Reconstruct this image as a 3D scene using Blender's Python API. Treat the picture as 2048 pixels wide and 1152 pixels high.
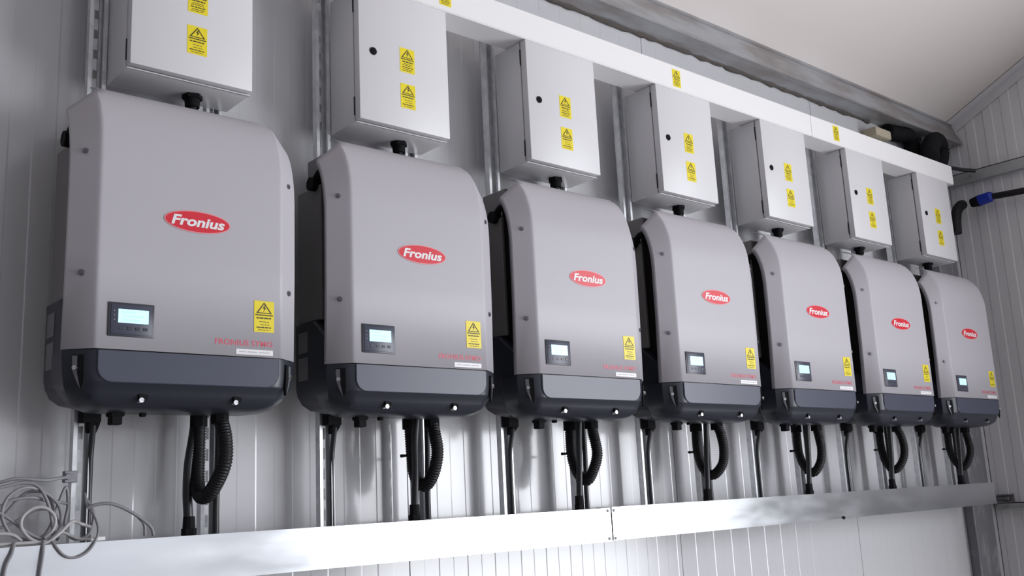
import bpy, bmesh, math, random
from mathutils import Vector, Matrix

for o in list(bpy.data.objects):
    bpy.data.objects.remove(o, do_unlink=True)
scene = bpy.context.scene
COL = scene.collection
random.seed(7)

# ------------------------------------------------------------------ camera
# metres; x runs along the back wall to the right, y into the wall, z up (0 = lower edge of the inverter covers)
yaw, pit, rol = -0.718, 0.2052, -0.0493
fw = Vector((-math.sin(yaw) * math.cos(pit), math.cos(yaw) * math.cos(pit), math.sin(pit)))
rt = Vector((math.cos(yaw), math.sin(yaw), 0.0))
upv = rt.cross(fw)
R = math.cos(rol) * rt + math.sin(rol) * upv
U = -math.sin(rol) * rt + math.cos(rol) * upv
cam = bpy.data.cameras.new('camera')
cam.sensor_width = 36.0
cam.lens = 2018.88 / 2048 * 36.0
cam.clip_start = 0.05
camo = bpy.data.objects.new('camera', cam)
COL.objects.link(camo)
camo.matrix_world = Matrix(((R.x, U.x, -fw.x, -0.6121), (R.y, U.y, -fw.y, -2.2426), (R.z, U.z, -fw.z, -0.3288), (0, 0, 0, 1)))
scene.camera = camo

# ------------------------------------------------------------------ world, daylight, exposure
world = bpy.data.worlds.new('overcast_sky')
scene.world = world
world.use_nodes = True
bg = world.node_tree.nodes['Background']
bg.inputs['Color'].default_value = (0.86, 0.92, 1.0, 1)
bg.inputs['Strength'].default_value = 1.2

DOOR_Y0, DOOR_Y1, DOOR_TOP, FLOOR_Z = -5.8, -2.3, 1.35, -1.95
EX, WY = 4.5, 0.08            # end wall plane, back wall plane
def daylight(name, loc, rot, sx, sy, power, colr):
    L = bpy.data.lights.new(name, 'AREA')
    L.shape = 'RECTANGLE'
    L.size, L.size_y, L.energy, L.color = sx, sy, power, colr
    o = bpy.data.objects.new(name, L)
    COL.objects.link(o)
    o.location, o.rotation_euler = loc, rot
    return o
# daylight falling through the open roller door in the end wall; the second lamp is added fill from the front
daylight('door_daylight', (EX + 0.04, (DOOR_Y0 + DOOR_Y1) / 2, (DOOR_TOP + FLOOR_Z) / 2), (0, math.pi / 2, 0), DOOR_TOP - FLOOR_Z, DOOR_Y1 - DOOR_Y0, 330, (0.94, 0.96, 1.0))
daylight('front_fill_light', (1.9, -7.46, 1.9), (math.pi / 2, 0, math.pi), 4.6, 1.2, 85, (0.93, 0.96, 1.0))

vs = scene.view_settings
vs.view_transform = 'Standard'
vs.look = 'None'
vs.exposure = -0.16
vs.gamma = 1.0
vs.use_curve_mapping = False

# ------------------------------------------------------------------ materials
def mat(name, col, rough=0.5, metal=0.0, spec=0.5, noise=None, bump=None, emit=None, rnoise=None, coat=0.0, aniso=None):
    m = bpy.data.materials.new(name)
    m.use_nodes = True
    nt = m.node_tree
    b = nt.nodes['Principled BSDF']
    b.inputs['Base Color'].default_value = (*col, 1)
    b.inputs['Roughness'].default_value = rough
    b.inputs['Metallic'].default_value = metal
    b.inputs['Specular IOR Level'].default_value = spec
    b.inputs['Coat Weight'].default_value = coat
    b.inputs['Coat Roughness'].default_value = 0.1
    tc = nt.nodes.new('ShaderNodeTexCoord')
    def noise_node(scale, detail, stretch):
        mp = nt.nodes.new('ShaderNodeMapping')
        mp.inputs['Scale'].default_value = stretch
        nt.links.new(tc.outputs['Object'], mp.inputs['Vector'])
        n = nt.nodes.new('ShaderNodeTexNoise')
        n.inputs['Scale'].default_value = scale
        n.inputs['Detail'].default_value = detail
        nt.links.new(mp.outputs['Vector'], n.inputs['Vector'])
        return n
    if noise:      # (scale, second colour, stretch, lo, hi)
        sc, c2, st, lo, hi = noise
        n = noise_node(sc, 5, st)
        r = nt.nodes.new('ShaderNodeValToRGB')
        r.color_ramp.elements[0].position = lo
        r.color_ramp.elements[1].position = hi
        r.color_ramp.elements[0].color = (*col, 1)
        r.color_ramp.elements[1].color = (*c2, 1)
        nt.links.new(n.outputs['Fac'], r.inputs['Fac'])
        nt.links.new(r.outputs['Color'], b.inputs['Base Color'])
    if rnoise:     # (scale, lo, hi, stretch)
        n = noise_node(rnoise[0], 4, rnoise[3])
        mr = nt.nodes.new('ShaderNodeMapRange')
        mr.inputs['From Min'].default_value = 0.3
        mr.inputs['From Max'].default_value = 0.7
        mr.inputs['To Min'].default_value = rnoise[1]
        mr.inputs['To Max'].default_value = rnoise[2]
        nt.links.new(n.outputs['Fac'], mr.inputs['Value'])
        nt.links.new(mr.outputs['Result'], b.inputs['Roughness'])
    if bump:       # (scale, strength, distance, stretch)
        n = noise_node(bump[0], 3, bump[3])
        bp = nt.nodes.new('ShaderNodeBump')
        bp.inputs['Strength'].default_value = bump[1]
        bp.inputs['Distance'].default_value = bump[2]
        nt.links.new(n.outputs['Fac'], bp.inputs['Height'])
        nt.links.new(bp.outputs['Normal'], b.inputs['Normal'])
    if emit:
        b.inputs['Emission Color'].default_value = (*emit[0], 1)
        b.inputs['Emission Strength'].default_value = emit[1]
    return m

ONE = (1, 1, 1)
M = {}
M['panel'] = mat('white_coated_wall_steel', (0.62, 0.62, 0.64), 0.2, 0, 0.8, rnoise=(3, 0.13, 0.20, (1, 1, 0.15)))
M['panel_end'] = mat('grey_white_end_wall_steel', (0.76, 0.75, 0.77), 0.35, 0, 0.4)
M['front_wall'] = mat('grey_front_wall_sheet', (0.74, 0.74, 0.77), 0.5)
M['dim_wall'] = mat('dull_grey_wall_sheet', (0.22, 0.22, 0.23), 0.5)
M['ceil'] = mat('cream_ceiling_steel', (0.80, 0.745, 0.72), 0.45, 0, 0.4)
M['floor'] = mat('screed_floor', (0.22, 0.205, 0.19), 0.7, noise=(2.5, (0.29, 0.27, 0.25), ONE, 0.35, 0.7))
M['galv'] = mat('galvanised_sheet', (0.62, 0.645, 0.67), 0.22, 1.0, noise=(7, (0.70, 0.725, 0.75), (0.6, 1, 2.5), 0.3, 0.7), rnoise=(10, 0.19, 0.27, (0.6, 1, 2)))
M['strut'] = mat('galvanised_strut', (0.80, 0.81, 0.83), 0.35, 0.6, noise=(40, (0.68, 0.69, 0.71), ONE, 0.4, 0.6))
M['old_galv'] = mat('dull_galvanised_beam', (0.40, 0.41, 0.43), 0.5, 0.35, noise=(6, (0.29, 0.27, 0.265), (0.5, 2, 2), 0.4, 0.6), rnoise=(8, 0.4, 0.65, ONE))
M['rail'] = mat('grey_galvanised_rail', (0.46, 0.47, 0.48), 0.45, 0.15, noise=(8, (0.38, 0.38, 0.39), (2, 0.6, 2), 0.4, 0.6))
M['post'] = mat('weathered_steel_post', (0.25, 0.25, 0.27), 0.55, 0.6, noise=(14, (0.40, 0.40, 0.41), (1.6, 1, 0.7), 0.5, 0.72), bump=(30, 0.3, 0.002, ONE))
M['cover'] = mat('satin_grey_inverter_paint', (0.475, 0.455, 0.492), 0.45, 0.0, 0.5, bump=(900, 0.08, 0.0004, ONE))
M['black'] = mat('charcoal_plastic', (0.022, 0.025, 0.038), 0.36, 0, 0.5)
M['blue_black'] = mat('blue_charcoal_plastic', (0.055, 0.060, 0.095), 0.34, 0, 0.5)
M['body'] = mat('dark_grey_housing', (0.22, 0.21, 0.21), 0.5, 0.0)
M['vent'] = mat('grey_vent_plate', (0.20, 0.20, 0.21), 0.5)
M['recess_lit'] = mat('grey_lit_recess', (0.16, 0.165, 0.18), 0.35)  # tone of the lit half of the chamfer screw recesses
M['void'] = mat('matt_black_plastic_and_gap_shade', (0.008, 0.008, 0.010), 0.8, 0, 0.2)  # black plastic parts, also painted shade in gaps and recesses
M['screw'] = mat('bright_screw_steel', (0.80, 0.80, 0.82), 0.25, 1.0)
M['dull_screw'] = mat('dull_zinc_screw', (0.30, 0.29, 0.32), 0.4, 1.0)
M['red'] = mat('logo_red', (0.70, 0.015, 0.035), 0.35)
M['rim'] = mat('logo_pink_rim', (0.80, 0.30, 0.33), 0.4)
M['white_print'] = mat('white_print', (0.86, 0.85, 0.86), 0.4)
M['red_print'] = mat('faded_red_print', (0.72, 0.10, 0.15), 0.45)
M['label_print'] = mat('pale_grey_print', (0.55, 0.55, 0.58), 0.5)
M['yellow'] = mat('sticker_yellow', (0.88, 0.72, 0.02), 0.4)
M['ink'] = mat('sticker_black_ink', (0.06, 0.045, 0.01), 0.5)
M['screen'] = mat('lit_lcd', (0.05, 0.1, 0.12), 0.3, emit=((0.50, 0.86, 1.0), 1.55))
M['lcd_ink'] = mat('lcd_characters', (0.2, 0.35, 0.42), 0.4, emit=((0.42, 0.78, 0.95), 1.15))
M['frame'] = mat('display_frame_plastic', (0.040, 0.043, 0.058), 0.35)
M['cab'] = mat('light_grey_cabinet_paint', (0.71, 0.70, 0.72), 0.38, 0, 0.5, bump=(500, 0.1, 0.0004, ONE))
M['seal'] = mat('dark_door_gasket', (0.02, 0.02, 0.022), 0.7)
M['trunk'] = mat('white_painted_trunking', (0.90, 0.885, 0.885), 0.4, 0, 0.5)
M['conduit'] = mat('black_corrugated_plastic', (0.009, 0.009, 0.011), 0.5, 0, 0.35)
M['cable'] = mat('black_cable_jacket', (0.020, 0.021, 0.026), 0.4, 0, 0.5)
M['greycable'] = mat('grey_cable_jacket', (0.27, 0.265, 0.285), 0.45)
M['palecable'] = mat('pale_grey_cable_jacket', (0.46, 0.445, 0.45), 0.45)
M['plug'] = mat('white_plug_plastic', (0.85, 0.86, 0.86), 0.3)
M['blue'] = mat('blue_gland_nut', (0.010, 0.035, 0.42), 0.4)
M['sealant'] = mat('dirty_brown_sealant', (0.10, 0.085, 0.078), 0.9)
M['foam'] = mat('cream_foam_block', (0.50, 0.44, 0.33), 0.85, bump=(25, 0.8, 0.01, ONE))

# ------------------------------------------------------------------ mesh helpers
class MB:
    """Collects faces (with material slots) into one mesh."""
    def __init__(s):
        s.v, s.f, s.m = [], [], []
    def add(s, verts, faces, mi=0):
        n = len(s.v)
        s.v += [tuple(p) for p in verts]
        s.f += [tuple(n + k for k in f) for f in faces]
        s.m += [mi] * len(faces)
    def box(s, x0, x1, y0, y1, z0, z1, mi=0):
        s.add([(x, y, z) for z in (z0, z1) for y in (y0, y1) for x in (x0, x1)],
              [(0, 2, 3, 1), (4, 5, 7, 6), (0, 1, 5, 4), (2, 6, 7, 3), (0, 4, 6, 2), (1, 3, 7, 5)], mi)
    def prism_x(s, prof, x0, x1, mi=0):       # prof: (y, z) counter-clockwise seen from +x
        n = len(prof)
        s.add([(x0, y, z) for y, z in prof] + [(x1, y, z) for y, z in prof],
              [(i, (i + 1) % n, n + (i + 1) % n, n + i) for i in range(n)] + [tuple(range(n))[::-1], tuple(range(n, 2 * n))], mi)
    def rings(s, rings, cap=True, mi=0):
        n = len(rings[0])
        fs = []
        for k in range(len(rings) - 1):
            fs += [(k * n + i, k * n + (i + 1) % n, (k + 1) * n + (i + 1) % n, (k + 1) * n + i) for i in range(n)]
        if cap:
            fs += [tuple(range(n))[::-1], tuple(range((len(rings) - 1) * n, len(rings) * n))]
        s.add([p for r in rings for p in r], fs, mi)
    def cyl(s, p, q, r, n=14, r2=None, mi=0):
        p, q = Vector(p), Vector(q)
        d = (q - p).normalized()
        a = d.orthogonal().normalized()
        b = d.cross(a)
        r2 = r if r2 is None else r2
        ring = lambda c, rr: [c + rr * (math.cos(t) * a + math.sin(t) * b) for t in [2 * math.pi * i / n for i in range(n)]]
        s.rings([ring(p, r), ring(q, r2)], True, mi)
    def tube(s, pts, rad, n=10, mi=0):        # rad: number or function(k, total)
        pts = [Vector(p) for p in pts]
        t0 = (pts[1] - pts[0]).normalized()
        a = t0.orthogonal().normalized()
        rr = []
        for k, p in enumerate(pts):
            t = (pts[min(k + 1, len(pts) - 1)] - pts[max(k - 1, 0)]).normalized()
            a = (a - t * a.dot(t)).normalized()
            b = t.cross(a)
            r = rad(k, len(pts)) if callable(rad) else rad
            rr.append([p + r * (math.cos(w) * a + math.sin(w) * b) for w in [2 * math.pi * i / n for i in range(n)]])
        s.rings(rr, True, mi)
    def mesh(s, name, mats, smooth=None, bevel=None):
        me = bpy.data.meshes.new(name)
        me.from_pydata(s.v, [], s.f)
        for m in (mats if isinstance(mats, (list, tuple)) else [mats]):
            me.materials.append(M[m])
        for p, mi in zip(me.polygons, s.m):
            p.material_index = mi
        bm = bmesh.new()
        bm.from_mesh(me)
        bmesh.ops.recalc_face_normals(bm, faces=bm.faces)
        if bevel:
            es = [e for e in bm.edges if len(e.link_faces) == 2 and e.calc_face_angle(0) > 0.6]
            bmesh.ops.bevel(bm, geom=es, offset=bevel[0], segments=bevel[1], profile=0.5, affect='EDGES')
        bm.to_mesh(me)
        bm.free()
        if smooth:
            me.shade_smooth()
            me.set_sharp_from_angle(angle=math.radians(smooth))
        return me

def link(name, me, parent=None, loc=None):
    o = bpy.data.objects.new(name, me)
    COL.objects.link(o)
    if parent is not None:
        o.parent = parent
    if loc is not None:
        o.location = loc
    return o
def empty(name, loc):
    o = bpy.data.objects.new(name, None)
    o.empty_display_size = 0.05
    COL.objects.link(o)
    o.location = loc
    return o
def tag(o, label, cat, group=None, kind=None):
    o['label'], o['category'] = label, cat
    if group: o['group'] = group
    if kind: o['kind'] = kind
    return o
def structure(o, label=None):
    o['kind'] = 'structure'
    if label: o['label'] = label
    return o
def copy_tree(o, parent=None, loc=None):
    c = o.copy()
    COL.objects.link(c)
    if parent is not None: c.parent = parent
    if loc is not None: c.location = loc
    for ch in list(o.children):
        copy_tree(ch, c)
    return c
def spline(pts, n=10):                         # Catmull-Rom through the points
    P = [Vector(p) for p in pts]
    P = [2 * P[0] - P[1]] + P + [2 * P[-1] - P[-2]]
    out = []
    for i in range(1, len(P) - 2):
        for k in range(n):
            t = k / n
            a, b, c, d = P[i - 1], P[i], P[i + 1], P[i + 2]
            out.append(0.5 * ((2 * b) + (c - a) * t + (2 * a - 5 * b + 4 * c - d) * t * t + (3 * b - a - 3 * c + d) * t ** 3))
    out.append(P[-2])
    return out
def resample(pts, step):
    out, acc = [pts[0]], 0.0
    for a, b in zip(pts, pts[1:]):
        L = (b - a).length
        while acc + L >= step:
            t = (step - acc) / L
            a = a.lerp(b, t)
            out.append(a)
            L = (b - a).length
            acc = 0.0
        acc += L
    return out
def text_faces(s, size, shear=0.0, offset=0.0, spacing=1.0):
    c = bpy.data.curves.new('lettering', 'FONT')
    c.body, c.size, c.shear, c.offset, c.space_character = s, size, shear, offset, spacing
    c.align_x, c.align_y = 'CENTER', 'CENTER'
    c.resolution_u = 3
    o = bpy.data.objects.new('lettering', c)
    COL.objects.link(o)
    dg = bpy.context.evaluated_depsgraph_get()
    me = bpy.data.meshes.new_from_object(o.evaluated_get(dg))
    v = [(p.co.x, p.co.y) for p in me.vertices]
    f = [tuple(p.vertices) for p in me.polygons]
    bpy.data.objects.remove(o, do_unlink=True)
    bpy.data.curves.remove(c)
    bpy.data.meshes.remove(me)
    xs, ys = [p[0] for p in v], [p[1] for p in v]
    w, h = max(xs) - min(xs), max(ys) - min(ys)
    cx, cy = (max(xs) + min(xs)) / 2, (max(ys) + min(ys)) / 2
    return [((x - cx) / w, (y - cy) / h) for x, y in v], f   # normalised to a 1 x 1 box
def fit_text(mb, T, cx, cz, w, h, y, mi, jig=0.0):
    mb.add([(cx + a * w, y, cz + b * h) for a, b in T[0]], T[1], mi)

# ------------------------------------------------------------------ the room
def ribbed_strip(a0, a1, pitch, phase, depth, back, slope=0.004):
    """Outline (a, d) of a micro-box profiled sheet from a0 to a1; d = 0 is the proud face."""
    pts = [(a0, 0.0)]
    k = math.floor((a0 - phase) / pitch) - 1
    while True:
        c = phase + k * pitch
        k += 1
        if c > a1 + pitch: break
        for a, d in ((c - slope / 2, 0), (c + slope / 2, depth), (c + pitch / 2 - slope / 2, depth), (c + pitch / 2 + slope / 2, 0)):
            if a0 + 0.004 < a < a1 - 0.004: pts.append((a, d))
    pts[0] = (a0, pts[1][1])
    pts.append((a1, pts[-1][1]))
    return [(a0, back)] + pts + [(a1, back)]

# back wall: tall sandwich panels side by side
wb = MB(); wb.box(-4.2, EX + 0.2, WY + 0.05, WY + 0.12, FLOOR_Z, 1.7)
wall_back = structure(link('wall_back', wb.mesh('wall_back', 'panel')), 'white ribbed steel sandwich panel wall behind the inverters')
W = 1.12
x = 1.003 - 5 * W
while x < EX:
    a0, a1 = x + 0.0015, min(x + W - 0.0015, EX)
    mb = MB()
    pr = ribbed_strip(a0, a1, 0.1, 0.052, 0.0006, 0.049, 0.0035)
    n = len(pr)
    mb.add([(a, WY + d, FLOOR_Z) for a, d in pr] + [(a, WY + d, 1.5) for a, d in pr],
           [(i, (i + 1) % n, n + (i + 1) % n, n + i) for i in range(n)] + [tuple(range(n)), tuple(range(n, 2 * n))])
    link('wall_panel', mb.mesh('wall_panel', 'panel'), wall_back)
    x += W
# end wall with the roller door opening
we = MB()
we.box(EX + 0.06, EX + 0.14, DOOR_Y1, 0.3, FLOOR_Z, 3.4)
we.box(EX + 0.06, EX + 0.14, -7.5, DOOR_Y0, FLOOR_Z, 5.2)
we.box(EX + 0.06, EX + 0.14, DOOR_Y0, DOOR_Y1, DOOR_TOP, 5.2)
wall_right = structure(link('wall_right', we.mesh('wall_right', 'panel_end')), 'grey ribbed end wall beyond the last inverter')
def end_panel(y0, y1, z0, z1):
    mb = MB()
    pr = ribbed_strip(y0 + 0.0015, y1 - 0.0015, 0.096, -0.045, 0.0025, 0.059, 0.006)
    n = len(pr)
    mb.add([(EX + d, a, z0) for a, d in pr] + [(EX + d, a, z1) for a, d in pr],
           [(i, (i + 1) % n, n + (i + 1) % n, n + i) for i in range(n)] + [tuple(range(n)), tuple(range(n, 2 * n))])
    link('wall_panel', mb.mesh('wall_panel', 'panel_end'), wall_right)
yy = WY
for wd in (0.62, 1.0, WY - DOOR_Y1 - 1.62):
    end_panel(yy - wd, yy, FLOOR_Z, 1.46 - 0.48 * (yy - wd - 0.027) + 0.3)
    yy -= wd
end_panel(-7.5, DOOR_Y0, FLOOR_Z, 5.2)
end_panel(DOOR_Y0, DOOR_Y1, DOOR_TOP, 5.2)
# roof underside: slopes up and away from the back wall
def roof_z(y): return 1.49 - 0.48 * (y - 0.027)
mb = MB(); mb.prism_x([(0.2, roof_z(0.2)), (0.2, roof_z(0.2) + 0.1), (-7.6, roof_z(-7.6) + 0.1), (-7.6, roof_z(-7.6))], -4.3, EX + 0.2)
structure(link('ceiling', mb.mesh('ceiling', 'ceil')), 'pale sloping ceiling panels')
mb = MB(); mb.box(-4.3, EX + 0.2, -7.6, 0.2, FLOOR_Z - 0.1, FLOOR_Z)
structure(link('floor', mb.mesh('floor', 'floor')), 'screed floor')
mb = MB(); mb.box(-4.3, -4.2, -7.6, 0.2, FLOOR_Z, 5.3)
structure(link('wall_left', mb.mesh('wall_left', 'dim_wall')), 'plain left end wall')
mb = MB()
mb.box(-4.3, EX + 0.2, -7.6, -7.5, FLOOR_Z, 1.3); mb.box(-4.3, EX + 0.2, -7.6, -7.5, 2.5, 5.3)
mb.box(-4.3, -0.4, -7.6, -7.5, 1.3, 2.5); mb.box(4.2, EX + 0.2, -7.6, -7.5, 1.3, 2.5)  # opening made up for the added fill lamp
structure(link('wall_front', mb.mesh('wall_front', 'front_wall')), 'front wall with an opening added for the fill light')
# corner flashing along the ceiling and end wall
mb = MB()
mb.add([(EX - 0.001, 0.08, roof_z(0.08) - 0.002), (EX - 0.001, -2.4, roof_z(-2.4) - 0.002), (EX - 0.055, -2.4, roof_z(-2.4) - 0.004), (EX - 0.055, 0.08, roof_z(0.08) - 0.004),
        (EX - 0.004, 0.08, roof_z(0.08) - 0.06), (EX - 0.004, -2.4, roof_z(-2.4) - 0.06)], [(0, 1, 2, 3), (0, 4, 5, 1)])
structure(link('trim_1', mb.mesh('trim_1', 'panel_end')), 'pale flashing between ceiling and end wall')

# eaves purlin: web square to the roof slope
f0, t0 = Vector((0, -0.028, 1.363)), Vector((0, 0.027, 1.490))
beam = empty('eaves_beam', (0, 0, 1.36))
tag(beam, 'dull galvanised steel eaves beam running under the ceiling', 'beam')
mb = MB(); mb.prism_x([(0.079, 0.0), (f0.y + 0.004, 0.0), (f0.y, 0.003), (t0.y, 0.130), (t0.y + 0.004, 0.130), (f0.y + 0.006, 0.006), (0.079, 0.004)], -4.2, EX - 0.01)
link('web', mb.mesh('web', 'old_galv'), beam)
mb = MB(); mb.prism_x([(t0.y - 0.012, 0.119), (t0.y - 0.008, 0.117), (t0.y + 0.03, 0.112), (t0.y + 0.03, 0.118), (t0.y - 0.006, 0.133)], -4.2, EX - 0.01)
link('top_flange', mb.mesh('top_flange', 'old_galv'), beam)
# ragged sealant bead under the beam
mb = MB()
rr = random.Random(3)
pts, x = [], -1.0
while x < 3.75:
    pts.append((x, 0.074 + rr.uniform(-0.003, 0.003), 1.362 + rr.uniform(-0.006, 0.003)))
    x += rr.uniform(0.02, 0.05)
mb.tube(pts, lambda k, n: 0.010 + 0.003 * math.sin(k * 1.7) * math.sin(k * 0.61), 6)
sb = link('sealant_bead', mb.mesh('sealant_bead', 'sealant', smooth=60))
tag(sb, 'ragged dirty sealant bead along the underside of the eaves beam', 'sealant')

# corner post
post = empty('corner_post', (0, 0, FLOOR_Z))
tag(post, 'mottled galvanised steel post in the corner behind the lower trunking end', 'post')
mb = MB(); mb.box(4.165, 4.355, 0.028, 0.036, 0, 1.36 - FLOOR_Z)
link('front_flange', mb.mesh('front_flange', 'post', bevel=(0.002, 1)), post)
mb = MB(); mb.box(4.18, 4.34, 0.036, 0.078, 0, 1.36 - FLOOR_Z)
link('web', mb.mesh('web', 'post'), post)

# horizontal rails on the end wall
def end_rail(label, z0, z1, y0, y1, depth):
    r = empty('wall_rail', (EX, y0, z0))
    tag(r, label, 'rail')
    h = z1 - z0
    mb = MB(); mb.box(-depth, -depth + 0.004, y1 - y0, 0, 0, h); mb.box(-depth, 0, y1 - y0, 0, 0, 0.004); mb.box(-depth, 0, y1 - y0, 0, h - 0.004, h)
    mb.box(-depth - 0.006, -depth + 0.001, y1 - y0, 0, -0.001, 0.008)
    link('channel', mb.mesh('channel', 'rail'), r)
    for k in range(4):
        mb = MB(); mb.cyl((-depth - 0.005, -0.12 - 0.5 * k, h * 0.55), (-depth, -0.12 - 0.5 * k, h * 0.55), 0.008, 8)
        link('bolt', mb.mesh('bolt', 'old_galv'), r)
    return r
end_rail('grey steel rail across the end wall beside the white trunking end', 1.150, 1.208, 0.07, -2.4, 0.03)
end_rail('grey steel rail low on the end wall beside the lower trunking end', -0.498, -0.464, 0.05, -2.4, 0.03)
br = empty('rail_bracket', (EX - 0.03, 0.03, -0.464))
tag(br, 'small open steel bracket sitting on the low end wall rail', 'bracket')
mb = MB(); mb.box(-0.03, 0.03, -0.052, 0.03, 0, 0.003); mb.box(-0.03, 0.03, -0.052, 0.03, 0.037, 0.040); mb.box(0.026, 0.03, -0.052, 0.03, 0, 0.04)
link('clip', mb.mesh('clip', 'old_galv'), br)
mb = MB(); mb.cyl((-0.01, -0.04, 0.019), (-0.01, 0.02, 0.019), 0.010, 8)
link('bolt', mb.mesh('bolt', 'post'), br)

# ------------------------------------------------------------------ white trunking across the top
S = 0.5934
ORD = ['first', 'second', 'third', 'fourth', 'fifth', 'sixth', 'seventh']
tr = empty('cable_trunking', (0, 0, 1.037))
tag(tr, 'long white painted trunking running above the grey electrical boxes', 'trunking')
JT = 2.862
for a0, a1 in ((-0.35, JT - 0.0012), (JT + 0.0012, 4.055)):
    mb = MB(); mb.box(a0, a1, -0.1445, -0.05, 0.0, 0.089)
    link('trunking_body', mb.mesh('trunking_body', 'trunk', bevel=(0.0012, 1)), tr)
    mb = MB(); mb.prism_x([(-0.146, 0.003), (-0.146, 0.0905), (-0.06, 0.0905), (-0.06, 0.0893), (-0.1448, 0.0893), (-0.1448, 0.003)], a0, a1)
    link('lid', mb.mesh('lid', 'trunk'), tr)

# ------------------------------------------------------------------ warning sticker (flat print)
def sticker_mesh(w=0.048, h=0.070, variant=0):
    mb = MB()
    mb.box(-w / 2, w / 2, -0.0006, 0.0, -h / 2, h / 2, 0)
    y = -0.0009
    zt, zb, hw = h * 0.46, h * 0.10, w * 0.40
    def tri(a, zt, zb): return [(-a, y, zb), (a, y, zb), (0, y, zt)]
    o, i = tri(hw, zt, zb), tri(hw * 0.74, zt - h * 0.055, zb + h * 0.028)
    mb.add(o + i, [(0, 1, 4, 3), (1, 2, 5, 4), (2, 0, 3, 5)], 1)
    bolt = [(0.05, 0.40), (-0.07, 0.26), (0.01, 0.255), (-0.05, 0.135), (0.10, 0.285), (0.02, 0.29), (0.10, 0.40)]
    mb.add([(a * w, y, b * h) for a, b in bolt], [tuple(range(7))], 1)
    def bar(x0, x1, z, t): mb.add([(x0 * w, y, (z - t) * h), (x1 * w, y, (z - t) * h), (x1 * w, y, (z + t) * h), (x0 * w, y, (z + t) * h)], [(0, 1, 2, 3)], 1)
    bar(-0.44, 0.44, 0.045, 0.018)
    rows = [(-0.34, 0.36, -0.06, 0.024), (-0.26, 0.28, -0.15, 0.012), (-0.34, 0.30, -0.21, 0.012), (-0.36, 0.36, -0.29, 0.018), (-0.30, 0.34, -0.37, 0.012), (-0.36, 0.24, -0.43, 0.010)]
    if variant: rows = [(-0.38, 0.38, -0.05, 0.022), (-0.24, 0.24, -0.17, 0.010), (-0.20, 0.26, -0.26, 0.010), (-0.38, 0.38, -0.35, 0.018), (-0.30, 0.30, -0.43, 0.010)]
    rs = random.Random(variant)
    for x0, x1, z, t in rows:         # broken into word-length dashes
        x = x0
        while x < x1 - 0.03:
            e = min(x1, x + rs.uniform(0.10, 0.22))
            bar(x, e, z, t)
            x = e + 0.03
    return mb.mesh('warning_sticker', ['yellow', 'ink'])
STK, STK2 = sticker_mesh(), sticker_mesh(variant=1)
STKT = sticker_mesh(0.042, 0.064)
for k, (sx, sz) in enumerate(((1.020, 1.086), (2.031, 1.081), (3.045, 1.087))):
    link('warning_sticker', STKT, tr, (sx, -0.146, sz - 1.037))

# ------------------------------------------------------------------ galvanised trunking at the bottom
lt = empty('cable_trunking', (-0.8, 0, -0.376))
lt.rotation_euler = (0, -0.0022, 0)
tag(lt, 'long shiny galvanised trunking running below the inverters', 'trunking')
JL = 1.607 + 0.8
def low_section(a0, a1, dz):
    mb = MB(); mb.box(a0, a1, -0.0975, -0.004, -0.094 + dz, -0.001 + dz)
    link('trunking_body', mb.mesh('trunking_body', 'galv'), lt)
    mb = MB(); mb.prism_x([(-0.100, -0.096 + dz), (-0.100, 0.0 + dz), (-0.03, 0.0 + dz), (-0.03, -0.001 + dz), (-0.0985, -0.0012 + dz), (-0.0985, -0.0948 + dz), (-0.03, -0.0948 + dz), (-0.03, -0.096 + dz)], a0, a1)
    link('lid', mb.mesh('lid', 'galv'), lt)
low_section(-0.6, JL - 0.003, 0.0)
low_section(JL + 0.003, 4.13 + 0.8, 0.002)
for a in (JL - 0.014, JL + 0.012):
    for z in (-0.008, -0.088):
        mb = MB(); mb.cyl((a, -0.1025, z), (a, -0.0995, z), 0.0045, 8)
        link('rivet', mb.mesh('rivet', 'post'), lt)
mb = MB(); mb.cyl((2.85 + 0.8, -0.105, -0.092), (2.85 + 0.8, -0.0995, -0.092), 0.006, 8)
link('screw', mb.mesh('screw', 'void'), lt)
for z in (-0.02, -0.068):
    mb = MB(); mb.cyl((2.85 + 0.8, -0.102, z), (2.85 + 0.8, -0.0995, z), 0.004, 8)
    link('rivet', mb.mesh('rivet', 'screw'), lt)

# ------------------------------------------------------------------ slotted struts
def strut_mesh():
    mb = MB()
    w, d, t, lip = 0.0206, 0.021, 0.0022, 0.0085
    z0, z1 = -0.46, 1.11
    for s in (-1, 1):
        mb.box(min(s * w, s * (w - t)), max(s * w, s * (w - t)), 0, d, z0, z1)
        mb.box(min(s * (w - t), s * (w - lip)), max(s * (w - t), s * (w - lip)), 0, t, z0, z1)
        mb.box(min(s * (w - lip), s * (w - lip + t)), max(s * (w - lip), s * (w - lip + t)), t, 0.007, z0, z1)
        mb.box(min(s * w, s * 0.007), max(s * w, s * 0.0045), d - t, d, z0, z1)     # web left and right of the slots
    z = z0
    while z < z1:                                                                     # bridges between the slots
        mb.box(-0.0045, 0.0045, d - t, d, z, min(z + 0.028, z1))
        z += 0.05
    return mb.mesh('channel_strut', 'strut')
SM = strut_mesh()
for i in range(7):
    for off, side in ((0.1125, 'left'), (0.3975, 'right')):
        o = link('channel_strut', SM, None, (i * S + off, 0.0005, 0))
        tag(o, f'galvanised slotted strut behind the {side} half of the {ORD[i]} inverter from the left', 'strut', 'slotted struts behind the inverters')

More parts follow.
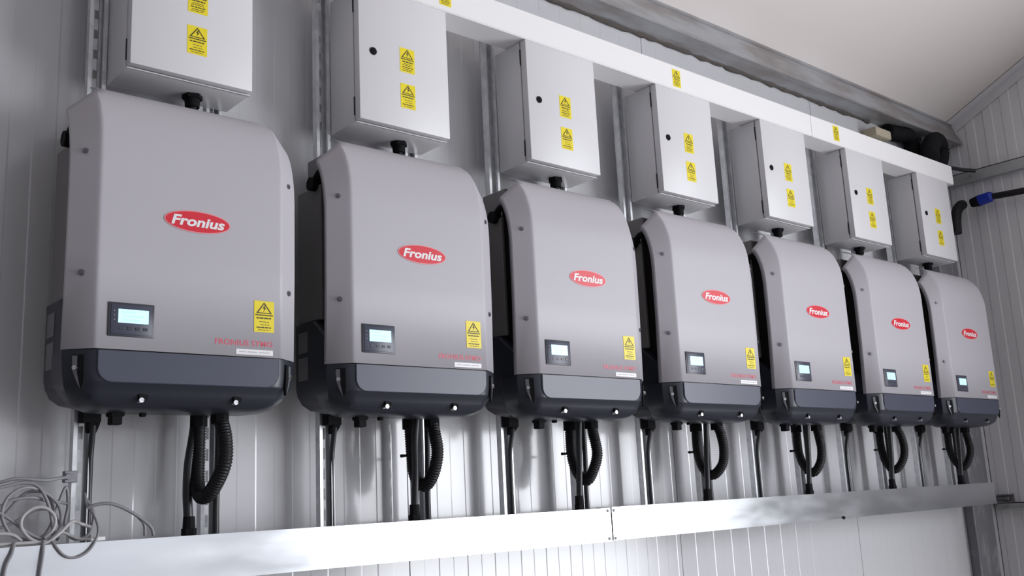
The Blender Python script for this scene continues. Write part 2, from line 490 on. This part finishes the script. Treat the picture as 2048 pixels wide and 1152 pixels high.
# ------------------------------------------------------------------ electrical boxes
def make_cabinet():
    r = empty('electrical_box', (0, 0, 0))
    L, Rr, B, T = 0.1349, 0.4285, 0.649, 1.0355
    mb = MB(); mb.box(L, Rr + 0.001, -0.117, -0.0005, B, T)
    mb.box(L + 0.010, Rr - 0.010, -0.124, -0.117, B + 0.010, T - 0.010)
    body = link('body', mb.mesh('body', 'cab', bevel=(0.0015, 2), smooth=40), r)
    mb = MB(); mb.box(L + 0.006, Rr - 0.006, -0.1218, -0.1172, B + 0.006, T - 0.006)
    link('gasket', mb.mesh('gasket', 'seal'), body)
    mb = MB()                                    # rain lip below the door
    mb.prism_x([(-0.117, B + 0.0005), (-0.128, B - 0.0015), (-0.128, B + 0.001), (-0.117, B + 0.003)], L, Rr)
    link('rain_lip', mb.mesh('rain_lip', 'cab'), body)
    mb = MB(); mb.box(L, Rr - 0.002, -0.146, -0.1215, B + 0.0035, T)
    door = link('door', mb.mesh('door', 'cab', bevel=(0.002, 2), smooth=40), r)
    for z0, z1 in ((T - 0.075, T - 0.025), (B + 0.02, B + 0.07)):
        mb = MB(); mb.box(L - 0.0012, L + 0.004, -0.1222, -0.1172, z0, z1)
        link('hinge', mb.mesh('hinge', 'seal'), door)
    mb = MB(); mb.cyl((0.1784, -0.1485, 0.8486), (0.1784, -0.1455, 0.8486), 0.0105, 20); mb.cyl((0.1784, -0.1495, 0.8486), (0.1784, -0.148, 0.8486), 0.0085, 20, 0.009)
    mb.box(0.1770, 0.1798, -0.1505, -0.149, 0.843, 0.854)
    link('lock', mb.mesh('lock', 'void', smooth=40), door)
    link('warning_sticker', STK, door, (0.288, -0.146, 0.849))
    link('warning_sticker', STK2, door, (0.2875, -0.146, 0.7455))
    mb = MB(); mb.cyl((0.318, -0.052, B - 0.030), (0.318, -0.052, B), 0.017, 12, 0.019); mb.cyl((0.318, -0.052, B - 0.010), (0.318, -0.052, B), 0.024, 6)
    gl = link('cable_gland', mb.mesh('cable_gland', 'void', smooth=35), r)
    mb = MB(); mb.cyl((0.318, -0.052, 0.604), (0.318, -0.052, B - 0.028), 0.011, 10)
    link('conduit_stub', mb.mesh('conduit_stub', 'conduit', smooth=40), gl)
    return r
CT = ['cut off by the top of the photo', 'above the second inverter', 'above the third inverter', 'above the fourth inverter', 'above the fifth inverter', 'above the sixth inverter', 'nearest the end wall']
cab0 = make_cabinet()
jig = random.Random(11)
for i in range(7):
    o = cab0 if i == 0 else copy_tree(cab0)
    o.location = (i * S, 0, 0)
    tag(o, f'light grey electrical box, {ORD[i]} from the left, {CT[i]}', 'electrical box', 'electrical boxes above the inverters')

# ------------------------------------------------------------------ inverters
FP = [(-0.225, 0.0), (-0.225, 0.2), (-0.225, 0.40), (-0.2245, 0.43), (-0.2215, 0.458), (-0.2155, 0.484), (-0.207, 0.507), (-0.196, 0.528), (-0.182, 0.547), (-0.168, 0.561)]
OP = [(-0.186, 0.0), (-0.192, 0.2), (-0.193, 0.37), (-0.192, 0.395), (-0.1895, 0.42), (-0.185, 0.444), (-0.179, 0.465), (-0.172, 0.484), (-0.163, 0.500), (-0.154, 0.512)]
CR = [(-0.152, 0.5725), (-0.135, 0.5805), (-0.118, 0.5865)]      # crown between the folds, back to the wall
WI, FX = 0.51, 0.052
TF = text_faces('Fronius', 1.0, shear=0.22, offset=0.032, spacing=1.0)
TS = text_faces('FRONIUS SYMO', 1.0, offset=0.012, spacing=1.06)
def section(k):                                   # cross-section of the cover at profile row k, left lip to right lip
    (yf, zf), (yo, zo) = FP[k], OP[k]
    def mix(t): return (yo + (yf - yo) * t, zo + (zf - zo) * t)
    # unit direction of the lip, back towards the wall
    j, l = max(k - 1, 0), min(k + 1, len(OP) - 1)
    ty, tz = OP[l][0] - OP[j][0], OP[l][1] - OP[j][1]
    n = math.hypot(ty, tz)
    ny, nz = tz / n, -ty / n
    half = [(0.0045, yo + 0.016 * ny, zo + 0.016 * nz), (0.0, yo + 0.003 * ny, zo + 0.003 * nz), (0.0018, *mix(0.02)), (FX * 0.80, *mix(0.80)), (FX * 0.9, *mix(0.90)), (FX * 0.97, *mix(0.965)), (FX * 1.04, *mix(1.0)), (FX * 1.12, *mix(1.0)), (FX * 1.5, *mix(1.0))]
    return half + [(WI - a, b, c) for a, b, c in half[::-1]]
def make_inverter():
    r = empty('solar_inverter', (0, 0, 0))
    # metal cover
    mb = MB()
    rows = [section(k) for k in range(len(FP))]
    n = len(rows[0])
    mb.add([p for q in rows for p in q], [(k * n + i, k * n + i + 1, (k + 1) * n + i + 1, (k + 1) * n + i) for k in range(len(rows) - 1) for i in range(n - 1)])
    base_i = (len(rows) - 1) * n
    m = n - 14                                   # the crown starts from the points between the folds
    prev = [base_i + 7 + i for i in range(m)]
    for y, z in CR:
        st = len(mb.v)
        mb.v += [(rows[-1][7 + i][0], y, z) for i in range(m)]
        cur = [st + i for i in range(m)]
        for i in range(m - 1):
            mb.f.append((prev[i], prev[i + 1], cur[i + 1], cur[i])); mb.m.append(0)
        prev = cur
    cover = link('cover', mb.mesh('cover', 'cover', smooth=22), r)
    sm = cover.modifiers.new('sheet', 'SOLIDIFY')
    sm.thickness, sm.offset = 0.003, -1
    # logo badge
    mb = MB()
    cx, cz = 0.2585, 0.2855
    def ell(a, b, y): return [(cx + a * math.cos(t), y, cz + b * math.sin(t)) for t in [2 * math.pi * i / 40 for i in range(40)]]
    mb.add(ell(0.0745, 0.0243, -0.2262) + ell(0.0745, 0.0243, -0.2249), [tuple(range(40))] + [(i, (i + 1) % 40, 40 + (i + 1) % 40, 40 + i) for i in range(40)], 0)
    mb.add(ell(0.0718, 0.0220, -0.2265), [tuple(range(40))], 1)
    fit_text(mb, TF, cx + 0.001, cz, 0.120, 0.0225, -0.2269, 2)
    link('logo_badge', mb.mesh('logo_badge', ['rim', 'red', 'white_print']), cover)
    # display
    mb = MB(); mb.box(0.0748, 0.1684, -0.2275, -0.224, 0.0258, 0.0952)
    disp = link('display', mb.mesh('display', 'frame', bevel=(0.0016, 2), smooth=40), r)
    mb = MB(); mb.box(0.0800, 0.1632, -0.2286, -0.2270, 0.0300, 0.0912)
    link('display_face', mb.mesh('display_face', 'blue_black', bevel=(0.0010, 2), smooth=40), disp)
    mb = MB(); mb.box(0.0945, 0.1557, -0.2293, -0.2283, 0.0536, 0.0815, 0)
    for z, a, b in ((0.0755, 0.100, 0.128), (0.0675, 0.105, 0.146), (0.0595, 0.100, 0.138)):
        mb.add([(a, -0.2296, z - 0.0016), (b, -0.2296, z - 0.0016), (b, -0.2296, z + 0.0016), (a, -0.2296, z + 0.0016)], [(0, 1, 2, 3)], 1)
    link('lit_screen', mb.mesh('lit_screen', ['screen', 'lcd_ink']), disp)
    for k in range(4):
        mb = MB(); c = 0.1015 + k * 0.0160; mb.box(c - 0.0045, c + 0.0045, -0.2294, -0.2284, 0.0395, 0.0455)
        link('button', mb.mesh('button', 'frame', bevel=(0.0004, 1)), disp)
    for k in range(3):
        mb = MB(); mb.cyl((0.0868, -0.2294, 0.0775 - k * 0.009), (0.0868, -0.2284, 0.0775 - k * 0.009), 0.0016, 8)
        link('indicator', mb.mesh('indicator', 'vent'), disp)
    # print and stickers on the cover
    link('warning_sticker', STK2, cover, (0.4145, -0.2252, 0.091))
    mb = MB(); fit_text(mb, TS, 0.368, 0.0295, 0.134, 0.0125, -0.22545, 0)
    link('model_lettering', mb.mesh('model_lettering', 'red_print'), cover)
    mb = MB(); mb.box(0.349, 0.436, -0.2256, -0.2248, 0.0045, 0.0160, 0)
    for a, b in ((0.356, 0.372), (0.375, 0.398), (0.402, 0.428)):
        mb.add([(a, -0.2258, 0.009), (b, -0.2258, 0.009), (b, -0.2258, 0.0115), (a, -0.2258, 0.0115)], [(0, 1, 2, 3)], 1)
    link('rating_label', mb.mesh('rating_label', ['white_print', 'label_print']), cover)
    # cover screws on the chamfers
    for sx in (1, -1):
        nrm = Vector((-sx * 0.039, -0.052, 0)).normalized()
        for z in (0.408, 0.153):
            k = 0.0 if z < 0.3 else 0.001
            c = Vector((FX / 2 if sx == 1 else WI - FX / 2, -0.2085 + k, z))
            mb = MB(); mb.cyl(c - nrm * 0.002, c + nrm * 0.003, 0.0068, 12, 0.0058); mb.cyl(c + nrm * 0.003, c + nrm * 0.0045, 0.0042, 6, 0.0038)
            link('cover_screw', mb.mesh('cover_screw', 'dull_screw', smooth=40), cover)
    # dark housing behind the cover
    mb = MB(); mb.box(0.030, WI - 0.030, -0.116, -0.0005, 0.120, 0.465)
    mb.box(0.06, WI - 0.06, -0.105, -0.0005, 0.40, 0.560)
    link('housing', mb.mesh('housing', 'body', bevel=(0.003, 1)), r)
    mb = MB(); mb.prism_x([(-0.175, -0.02), (-0.112, -0.02), (-0.112, 0.5), (-0.115, 0.505), (-0.13, 0.49), (-0.15, 0.455), (-0.165, 0.40)][::-1], 0.040, WI - 0.040)
    link('gap_shade_block', mb.mesh('gap_shade_block', 'void'), r)  # black block in place of the shade under the cover's lip
    # base frame with vent plates
    def bl(ins, y0, y1, z):
        c = 0.012
        return [(0.022 + ins, y0 + c, z), (0.022 + ins + c, y0, z), (WI - 0.022 - ins - c, y0, z), (WI - 0.022 - ins, y0 + c, z), (WI - 0.022 - ins, y1 - 0.004, z), (WI - 0.026 - ins, y1, z), (0.026 + ins, y1, z), (0.022 + ins, y1 - 0.004, z)]
    mb = MB()
    mb.rings([bl(*q) for q in ((0, -0.10, -0.0005, 0.118), (0, -0.17, -0.0005, 0.06), (0, -0.17, -0.0005, -0.040), (0.003, -0.17, -0.003, -0.060), (0.010, -0.17, -0.012, -0.080), (0.024, -0.17, -0.028, -0.095), (0.045, -0.165, -0.055, -0.104), (0.07, -0.16, -0.085, -0.108))])
    base = link('base_frame', mb.mesh('base_frame', 'black', smooth=40), r)
    for x0 in (0.0208, WI - 0.0228):
        for z0, z1 in ((0.046, 0.097), (-0.022, 0.034)):
            mb = MB(); mb.box(x0, x0 + 0.002, -0.063, -0.018, z0, z1)
            link('vent_plate', mb.mesh('vent_plate', 'vent', bevel=(0.0006, 1)), base)
    # lower cover: stacked outlines
    def outline(ins, yf, yb=-0.10):
        ch = 0.92
        x0, x1 = 0.003 + ins, WI - 0.003 - ins
        f = max(FX - ins * 0.2, ins + 0.02) + ins * 0.35
        yo = min(yf + 0.039, -0.12)
        left = [(x0 + 0.012, yb), (x0, yb - 0.02), (x0, yo), (x0 + (f - ins) * 0.55, yo + (yf - yo) * 0.62), (f * 0.96 + 0.003, yf + 0.0022), (f + 0.016, yf)]
        return left + [(WI - a, b) for a, b in left[::-1]]
    lev = [(-0.0015, 0.0, -0.2225), (-0.020, 0.0, -0.2225), (-0.045, 0.002, -0.2215), (-0.062, 0.005, -0.2195), (-0.066, 0.006, -0.2180), (-0.072, 0.009, -0.2115), (-0.085, 0.016, -0.2065), (-0.098, 0.028, -0.1990), (-0.108, 0.042, -0.1890), (-0.1145, 0.060, -0.1740), (-0.117, 0.085, -0.1500)]
    mb = MB()
    mb.rings([[(a, b, z) for a, b in outline(ins, yf)] for z, ins, yf in lev])
    lower = link('lower_cover', mb.mesh('lower_cover', 'black', smooth=28), r)
    # raised front panel of the lower cover
    mb = MB()
    x0, x1, zt, zb, rad = 0.058, WI - 0.058, -0.003, -0.066, 0.030
    out = [(x0, zt)] + [(x0 + rad - rad * math.cos(t), zb + rad - rad * math.sin(t)) for t in [math.pi / 2 * k / 8 for k in range(9)]] \
        + [(x1 - rad + rad * math.sin(t), zb + rad - rad * math.cos(t)) for t in [math.pi / 2 * k / 8 for k in range(9)]] + [(x1, zt)]
    n = len(out)
    def yfz(z): return -0.2225 + max(0, (-z - 0.03)) * 0.075
    mb.rings([[(a, yfz(b) + 0.002, b) for a, b in out], [(a, yfz(b) - 0.0012, b) for a, b in out], [(a + (0.0016 if a < 0.25 else -0.0016), yfz(b) - 0.0026, b + (0.0016 if b < -0.02 else 0)) for a, b in out]])
    link('front_panel', mb.mesh('front_panel', 'blue_black', smooth=30), lower)
    # raised black pieces paint recess shade on chamfers and bottom, grey plates the lit half
    for sx in (1, -1):
        X = lambda a: a if sx == 1 else WI - a
        nrm = Vector((-sx * 0.039, -0.046, 0)).normalized()
        tng = Vector((sx * 0.046, -0.039, 0)).normalized()
        c = Vector((X(0.0262), -0.2052, 0))
        mb = MB()
        sh = [(-0.011, -0.012), (0.013, -0.012), (0.013, -0.050), (0.010, -0.068), (0.004, -0.080), (-0.004, -0.064), (-0.009, -0.042)]
        def P(a, z, d): 
            k = max(0, -z - 0.045) * 0.22
            return c + tng * (a + 0.6 * k) + nrm * (d - 0.35 * k) + Vector((0, 0, z))
        mb.rings([[P(a, z, -0.004) for a, z in sh], [P(a, z, 0.0012) for a, z in sh]])
        rec = link('recess_shade', mb.mesh('recess_shade', 'void'), lower)
        mb = MB(); mb.rings([[P(a, z, -0.003) for a, z in ((-0.010, -0.014), (0.000, -0.014), (0.000, -0.048), (0.002, -0.078), (-0.004, -0.062), (-0.009, -0.042))],
                             [P(a, z, 0.0018) for a, z in ((-0.010, -0.014), (0.000, -0.014), (0.000, -0.048), (0.002, -0.078), (-0.004, -0.062), (-0.009, -0.042))]])
        link('recess_lit_half', mb.mesh('recess_lit_half', 'recess_lit'), lower)
        s0 = P(-0.003, -0.038, 0.001)
        mb = MB(); mb.cyl(s0, s0 + nrm * 0.006, 0.0056, 12, 0.0048)
        link('screw', mb.mesh('screw', 'screw', smooth=40), lower)
    for a in (0.153, WI - 0.153):
        mb = MB(); mb.cyl((a + 0.005, -0.2075, -0.0900), (a + 0.003, -0.190, -0.096), 0.0100, 12)
        link('recess_shade', mb.mesh('recess_shade', 'void'), lower)
        mb = MB(); mb.cyl((a, -0.2105, -0.0985), (a, -0.195, -0.0985), 0.0052, 12, 0.0056)
        link('screw', mb.mesh('screw', 'screw', smooth=40), lower)
    # carrying lug at the upper left
    mb = MB()
    mb.cyl((0.014, -0.092, 0.468), (0.040, -0.092, 0.468), 0.0175, 14)
    mb.tube([(0.026, -0.095, 0.474), (0.026, -0.12, 0.490), (0.028, -0.15, 0.496)], 0.010, 8)
    link('lifting_lug', mb.mesh('lifting_lug', 'void', smooth=40), r)
    # switch and glands below
    mb = MB(); mb.box(0.118, 0.148, -0.135, -0.105, -0.124, -0.104); mb.box(0.121, 0.144, -0.132, -0.108, -0.141, -0.122); mb.box(0.148, 0.190, -0.128, -0.120, -0.117, -0.106); mb.box(0.182, 0.194, -0.132, -0.118, -0.124, -0.106)
    link('switch_block', mb.mesh('switch_block', 'void', bevel=(0.002, 1)), r)
    mb = MB(); mb.box(0.096, 0.136, -0.030, -0.0008, -0.128, -0.085); mb.prism_x([(-0.028, -0.128), (-0.0008, -0.150), (-0.0008, -0.128)], 0.112, 0.136)
    link('hanger_bracket', mb.mesh('hanger_bracket', 'void', bevel=(0.002, 1)), r)
    return r, lower
inv0, _ = make_inverter()
INVX = [0.003, 0.002, -0.001, 0.0, 0.0, 0.002, 0.004]
IL = ['first from the left and nearest', 'second from the left', 'third from the left', 'fourth from the left, middle of the row', 'fifth from the left', 'sixth from the left', 'last in the row beside the end wall']
for i in range(7):
    o = inv0 if i == 0 else copy_tree(inv0)
    o.location = (i * S + INVX[i], 0, 0)
    tag(o, f'grey solar inverter with red oval logo, {IL[i]}', 'inverter', 'solar inverters in a row on the wall')

# ------------------------------------------------------------------ conduits and cables under each inverter
def corrugated(pts, r, step=0.0022):
    P = resample(spline(pts, 24), step)
    mb = MB()
    mb.tube(P, lambda k, n: r * (1.0 if (k % 4) in (1, 2) else 0.88), 12)
    return mb
rc = random.Random(5)
for i in range(7):
    ox = i * S + INVX[i]
    w = lambda s=0.004: rc.uniform(-s, s)
    # flexible conduit loop hanging in the plane square to the wall
    if i == 0:
        path = [(0.362, -0.120, -0.119), (0.366, -0.138, -0.17), (0.364, -0.140, -0.225), (0.352, -0.105, -0.280), (0.345, -0.068, -0.292), (0.345, -0.045, -0.262), (0.348, -0.038, -0.20), (0.350, -0.036, -0.119)]
    else:
        d = w(0.006)
        path = [(0.372, -0.090 + w(), -0.119), (0.372, -0.100 + d, -0.150), (0.370 + w(), -0.110 + d, -0.205 + w()), (0.366, -0.100 + d, -0.253), (0.360, -0.068, -0.287 + w()), (0.352, -0.037, -0.262), (0.350 + w(), -0.022, -0.205), (0.350, -0.020, -0.119)]
    loop = empty('conduit_loop', (ox, 0, 0))
    tag(loop, f'black corrugated conduit loop hanging below the {ORD[i]} inverter from the left', 'conduit', 'conduit loops below the inverters')
    link('conduit', corrugated(path, 0.0168, 0.0016).mesh('conduit', 'conduit', smooth=50), loop)
    for q in (path[0], path[-1]):
        mb = MB(); mb.cyl((q[0], q[1], -0.136), (q[0], q[1], -0.104 if q[1] < -0.06 else -0.094), 0.0205, 8)
        link('conduit_fitting', mb.mesh('conduit_fitting', 'void', smooth=30), loop)
    if i:
        for q in (path[4], path[6]):
            mb = MB(); mb.box(q[0] - 0.022, q[0] + 0.022, q[1] + 0.008, q[1] + 0.022, q[2] - 0.003, q[2] + 0.003); mb.box(q[0] - 0.022, q[0] - 0.014, q[1] + 0.014, q[1] + 0.024, q[2] - 0.004, q[2] + 0.004)
            link('cable_tie', mb.mesh('cable_tie', 'cable'), loop)
    # straight feed cable down into the trunking
    fx = 0.325
    if i == 0:
        p = [(0.345, -0.030, -0.119), (0.338, -0.034, -0.16), (0.328, -0.036, -0.22), (0.326, -0.036, -0.28), (0.328, -0.038, -0.33), (0.330, -0.038, -0.372)]
    else:
        p = [(fx + 0.004, -0.082, -0.109), (fx + w(0.002), -0.080, -0.17), (fx + w(0.002), -0.076, -0.24), (fx, -0.070, -0.31), (fx, -0.066, -0.372)]
    fc = empty('feed_cable', (ox, 0, 0))
    tag(fc, f'straight black feed cable entering the galvanised trunking below the {ORD[i]} inverter', 'cable', 'feed cables below the inverters')
    mb = MB(); mb.tube(spline(p, 8), 0.0095 if i else 0.0105, 10)
    link('cable', mb.mesh('cable', 'cable', smooth=60), fc)
    e = p[-1]
    zt = -0.374 + 0.0022 * (ox + e[0])
    mb = MB(); mb.cyl((e[0], e[1], zt), (e[0], e[1], zt + 0.040), 0.0145, 10, 0.0125); mb.cyl((e[0], e[1], zt), (e[0], e[1], zt + 0.014), 0.0165, 6)
    link('cable_gland', mb.mesh('cable_gland', 'void', smooth=30), fc)
    # second, thinner pipe at the right strut
    mb = MB(); mb.tube(spline([(0.404, -0.022, -0.095), (0.404, -0.022, -0.2), (0.400, -0.022, -0.3), (0.400, -0.022, zt)], 6), 0.0078, 10)
    c2 = link('earth_cable', mb.mesh('earth_cable', 'cable', smooth=60), None, (ox, 0, 0))
    tag(c2, f'thin dark cable beside the right strut below the {ORD[i]} inverter', 'cable', 'thin cables at the right struts')
    # cable lying in the left strut's channel
    mb = MB(); mb.tube(spline([(0.124, -0.016, -0.130), (0.1265, 0.002, -0.185), (0.1268, 0.006, -0.24), (0.1268, 0.006, zt - 0.02)], 6), 0.0066, 10)
    c3 = link('data_cable', mb.mesh('data_cable', 'cable', smooth=60), None, (ox, 0, 0))
    tag(c3, f'dark cable running down inside the left strut below the {ORD[i]} inverter', 'cable', 'cables inside the left struts')

# ------------------------------------------------------------------ black conduits and plug in the far corner
def thing_tube(name, pts, r, m, label, cat, corr=False, n=12):
    if corr: mb = corrugated(pts, r, 0.004)
    else:
        mb = MB(); mb.tube(spline(pts, 8), r, n)
    o = link(name, mb.mesh(name, m, smooth=60))
    tag(o, label, cat)
    return o
thing_tube('flexible_conduit', [(3.84, 0.042, 1.318), (3.93, 0.036, 1.325), (4.00, 0.032, 1.332), (4.045, 0.030, 1.312), (4.052, 0.030, 1.262), (4.045, 0.03, 1.18), (4.04, 0.03, 1.08)], 0.040, 'void', 'black flexible conduit bending down behind the white trunking under the eaves beam', 'conduit', True)
thing_tube('flexible_conduit', [(3.985, -0.085, 1.178), (4.03, -0.066, 1.228), (4.09, -0.055, 1.285), (4.155, -0.045, 1.308), (4.205, -0.035, 1.283), (4.195, -0.030, 1.22), (4.140, -0.024, 1.15), (4.125, -0.022, 1.08)], 0.044, 'void', 'fat black flexible conduit arching over the right end of the white trunking', 'conduit', True)
mb = MB(); mb.box(3.66, 3.80, 0.0, 0.079, 1.255, 1.300)
fo = link('foam_block', mb.mesh('foam_block', 'foam', bevel=(0.008, 2), smooth=40))
tag(fo, 'cream foam block stuck on the wall between trunking and eaves beam', 'foam block')
thing_tube('conduit_elbow', [(4.345, 0.005, 0.87), (4.355, 0.005, 0.93), (4.375, 0.003, 0.985), (4.41, 0.0, 1.02), (4.445, 0.0, 1.035)], 0.026, 'conduit', 'black conduit elbow behind the last electrical box', 'conduit')
thing_tube('pipe_stub', [(4.30, -0.02, 1.205), (4.40, -0.045, 1.203), (4.445, -0.09, 1.192)], 0.010, 'cable', 'short black pipe poking out behind the white trunking end', 'pipe')
pl = empty('cable_connector', (4.44, -0.06, 1.03))
tag(pl, 'black pipe with a bright blue gland nut in front of the end wall', 'connector')
mb = MB(); mb.tube(spline([(0, -0.085, 0.008), (0.0, -0.3, -0.006), (0.0, -0.8, -0.03), (0.0, -1.6, -0.06)], 6), 0.016, 12)
link('pipe', mb.mesh('pipe', 'conduit', smooth=50), pl)
mb = MB(); mb.cyl((0, -0.030, 0.003), (0, -0.088, 0.009), 0.029, 10, 0.027); mb.cyl((0, -0.088, 0.009), (0, -0.100, 0.0095), 0.027, 10, 0.018)
link('gland_nut', mb.mesh('gland_nut', 'blue', smooth=30), pl)
mb = MB(); mb.cyl((0, 0.012, 0.0), (0, -0.032, 0.003), 0.022, 12, 0.029)
link('plug_body', mb.mesh('plug_body', 'void', smooth=30), pl)

# ------------------------------------------------------------------ loose grey cables on the lower trunking
ZT = -0.373
loose = [
 ('grey cable running in from the left to the first strut', 'greycable', 0.0034, [(-0.40, -0.04, -0.30), (-0.20, -0.045, -0.262), (-0.072, -0.05, -0.251), (-0.03, -0.05, -0.243), (0.025, -0.045, -0.247), (0.06, -0.03, -0.243), (0.085, -0.012, -0.240)]),
 ('grey cable arching and dropping behind the coil near the first strut', 'greycable', 0.0034, [(-0.25, -0.06, -0.30), (-0.072, -0.065, -0.262), (-0.025, -0.065, -0.252), (0.005, -0.065, -0.258), (0.024, -0.065, -0.285), (0.036, -0.065, -0.325), (0.040, -0.065, -0.366)]),
 ('grey cable lying flat halfway up the loose cable heap', 'greycable', 0.0034, [(-0.22, -0.05, -0.34), (-0.072, -0.06, -0.300), (-0.04, -0.062, -0.285), (-0.002, -0.06, -0.281), (0.03, -0.05, -0.288), (0.062, -0.03, -0.292), (0.085, -0.015, -0.296)]),
 ('pale grey cable forming the round loop in the loose cable heap', 'palecable', 0.0036, [(0.018, -0.085, -0.362), (0.034, -0.085, -0.345), (0.036, -0.085, -0.322), (0.020, -0.085, -0.304), (-0.004, -0.085, -0.302), (-0.024, -0.085, -0.318), (-0.026, -0.088, -0.340), (-0.008, -0.092, -0.362), (0.018, -0.095, -0.370), (0.045, -0.092, -0.352), (0.074, -0.07, -0.332), (0.100, -0.05, -0.338), (0.118, -0.05, -0.345)]),
 ('pale grey cable lying along the trunking top at the left photo edge', 'palecable', 0.0036, [(-0.30, -0.085, -0.362), (-0.12, -0.085, -0.352), (-0.065, -0.085, -0.348), (-0.040, -0.085, -0.352), (-0.024, -0.085, -0.364)]),
 ('grey cable lying straight on the front edge of the galvanised trunking', 'palecable', 0.0034, [(-0.35, -0.094, -0.369), (-0.07, -0.094, -0.368), (0.0, -0.094, -0.368), (0.03, -0.094, -0.3685)]),
 ('thin grey cable drooping in a loop over the trunking front by the first strut', 'greycable', 0.0026, [(0.028, -0.095, -0.366), (0.034, -0.1045, -0.378), (0.050, -0.106, -0.396), (0.070, -0.106, -0.402), (0.092, -0.106, -0.394), (0.108, -0.104, -0.376), (0.118, -0.095, -0.350), (0.116, -0.07, -0.320), (0.108, -0.05, -0.300), (0.110, -0.03, -0.275)]),
 ('grey cable arching to the right of the first strut', 'greycable', 0.0036, [(0.105, -0.06, -0.306), (0.118, -0.065, -0.301), (0.148, -0.07, -0.299), (0.180, -0.07, -0.311), (0.215, -0.07, -0.333), (0.236, -0.07, -0.352), (0.242, -0.07, -0.369)]),
 ('short grey cable end standing under the arching cable', 'greycable', 0.0032, [(0.208, -0.068, -0.328), (0.222, -0.068, -0.345), (0.224, -0.068, -0.369)]),
 ('grey cable hanging straight down over the trunking front', 'greycable', 0.0036, [(0.018, -0.085, -0.366), (0.012, -0.100, -0.370), (0.010, -0.107, -0.392), (0.006, -0.107, -0.43), (0.000, -0.107, -0.50)]),
 ('grey cable hanging over the trunking at the left photo edge', 'greycable', 0.0036, [(-0.035, -0.085, -0.366), (-0.042, -0.100, -0.370), (-0.046, -0.107, -0.385), (-0.056, -0.107, -0.41), (-0.062, -0.107, -0.46)]),
 ('grey cable crossing diagonally through the loose cable heap', 'greycable', 0.0034, [(-0.12, -0.075, -0.285), (-0.072, -0.078, -0.305), (-0.045, -0.078, -0.322), (-0.01, -0.078, -0.350), (0.02, -0.08, -0.366)]),
 ('grey cable twisting up beside the first strut from the heap', 'greycable', 0.0034, [(0.030, -0.075, -0.366), (0.050, -0.07, -0.345), (0.055, -0.06, -0.315), (0.045, -0.055, -0.290), (0.015, -0.06, -0.268), (-0.02, -0.07, -0.262), (-0.05, -0.075, -0.280), (-0.06, -0.078, -0.315), (-0.04, -0.08, -0.352), (0.0, -0.082, -0.367)]),
 ('grey cable curving low through the back of the loose heap', 'greycable', 0.0034, [(-0.16, -0.03, -0.33), (-0.09, -0.03, -0.345), (-0.03, -0.03, -0.330), (0.015, -0.03, -0.305), (0.05, -0.028, -0.310), (0.066, -0.026, -0.345), (0.058, -0.03, -0.368)]),
 ('grey cable looping upright at the back of the loose heap', 'greycable', 0.0034, [(-0.10, -0.045, -0.362), (-0.05, -0.045, -0.315), (-0.01, -0.045, -0.272), (0.03, -0.045, -0.275), (0.045, -0.045, -0.315), (0.030, -0.045, -0.355), (-0.005, -0.047, -0.367)]),
 ('pale grey cable tail curling at the foot of the first strut', 'palecable', 0.0032, [(0.030, -0.060, -0.368), (0.056, -0.058, -0.352), (0.078, -0.052, -0.360), (0.098, -0.052, -0.368), (0.125, -0.060, -0.3685)]),
 ('dull grey cable coil half hidden behind the first strut', 'greycable', 0.0034, [(0.060, -0.035, -0.366), (0.048, -0.035, -0.330), (0.060, -0.03, -0.290), (0.074, -0.025, -0.262), (0.080, -0.02, -0.300), (0.076, -0.02, -0.340), (0.090, -0.03, -0.366), (0.118, -0.035, -0.360), (0.128, -0.035, -0.320), (0.112, -0.03, -0.285)]),
]
for lab, m, r, pts in loose:
    mb = MB(); mb.tube(spline(pts, 8), r, 8)
    o = link('network_cable', mb.mesh('network_cable', m, smooth=60))
    tag(o, lab, 'cable', 'loose grey cables on the lower trunking')
mb = MB(); mb.box(0.112, 0.134, -0.092, -0.082, -0.3725, -0.3645); mb.box(0.106, 0.114, -0.090, -0.084, -0.3715, -0.3665)
o = link('cable_plug', mb.mesh('cable_plug', 'plug', bevel=(0.001, 1)))
tag(o, 'small white cable plug lying on the galvanised trunking', 'plug')
mb = MB(); mb.box(0.072, 0.098, -0.018, -0.001, -0.252, -0.228); mb.cyl((0.078, -0.024, -0.240), (0.078, -0.016, -0.240), 0.007, 8)
o = link('cable_clip', mb.mesh('cable_clip', 'post', bevel=(0.001, 1)))
tag(o, 'small dark cable clip on the first strut above the cable heap', 'clip')
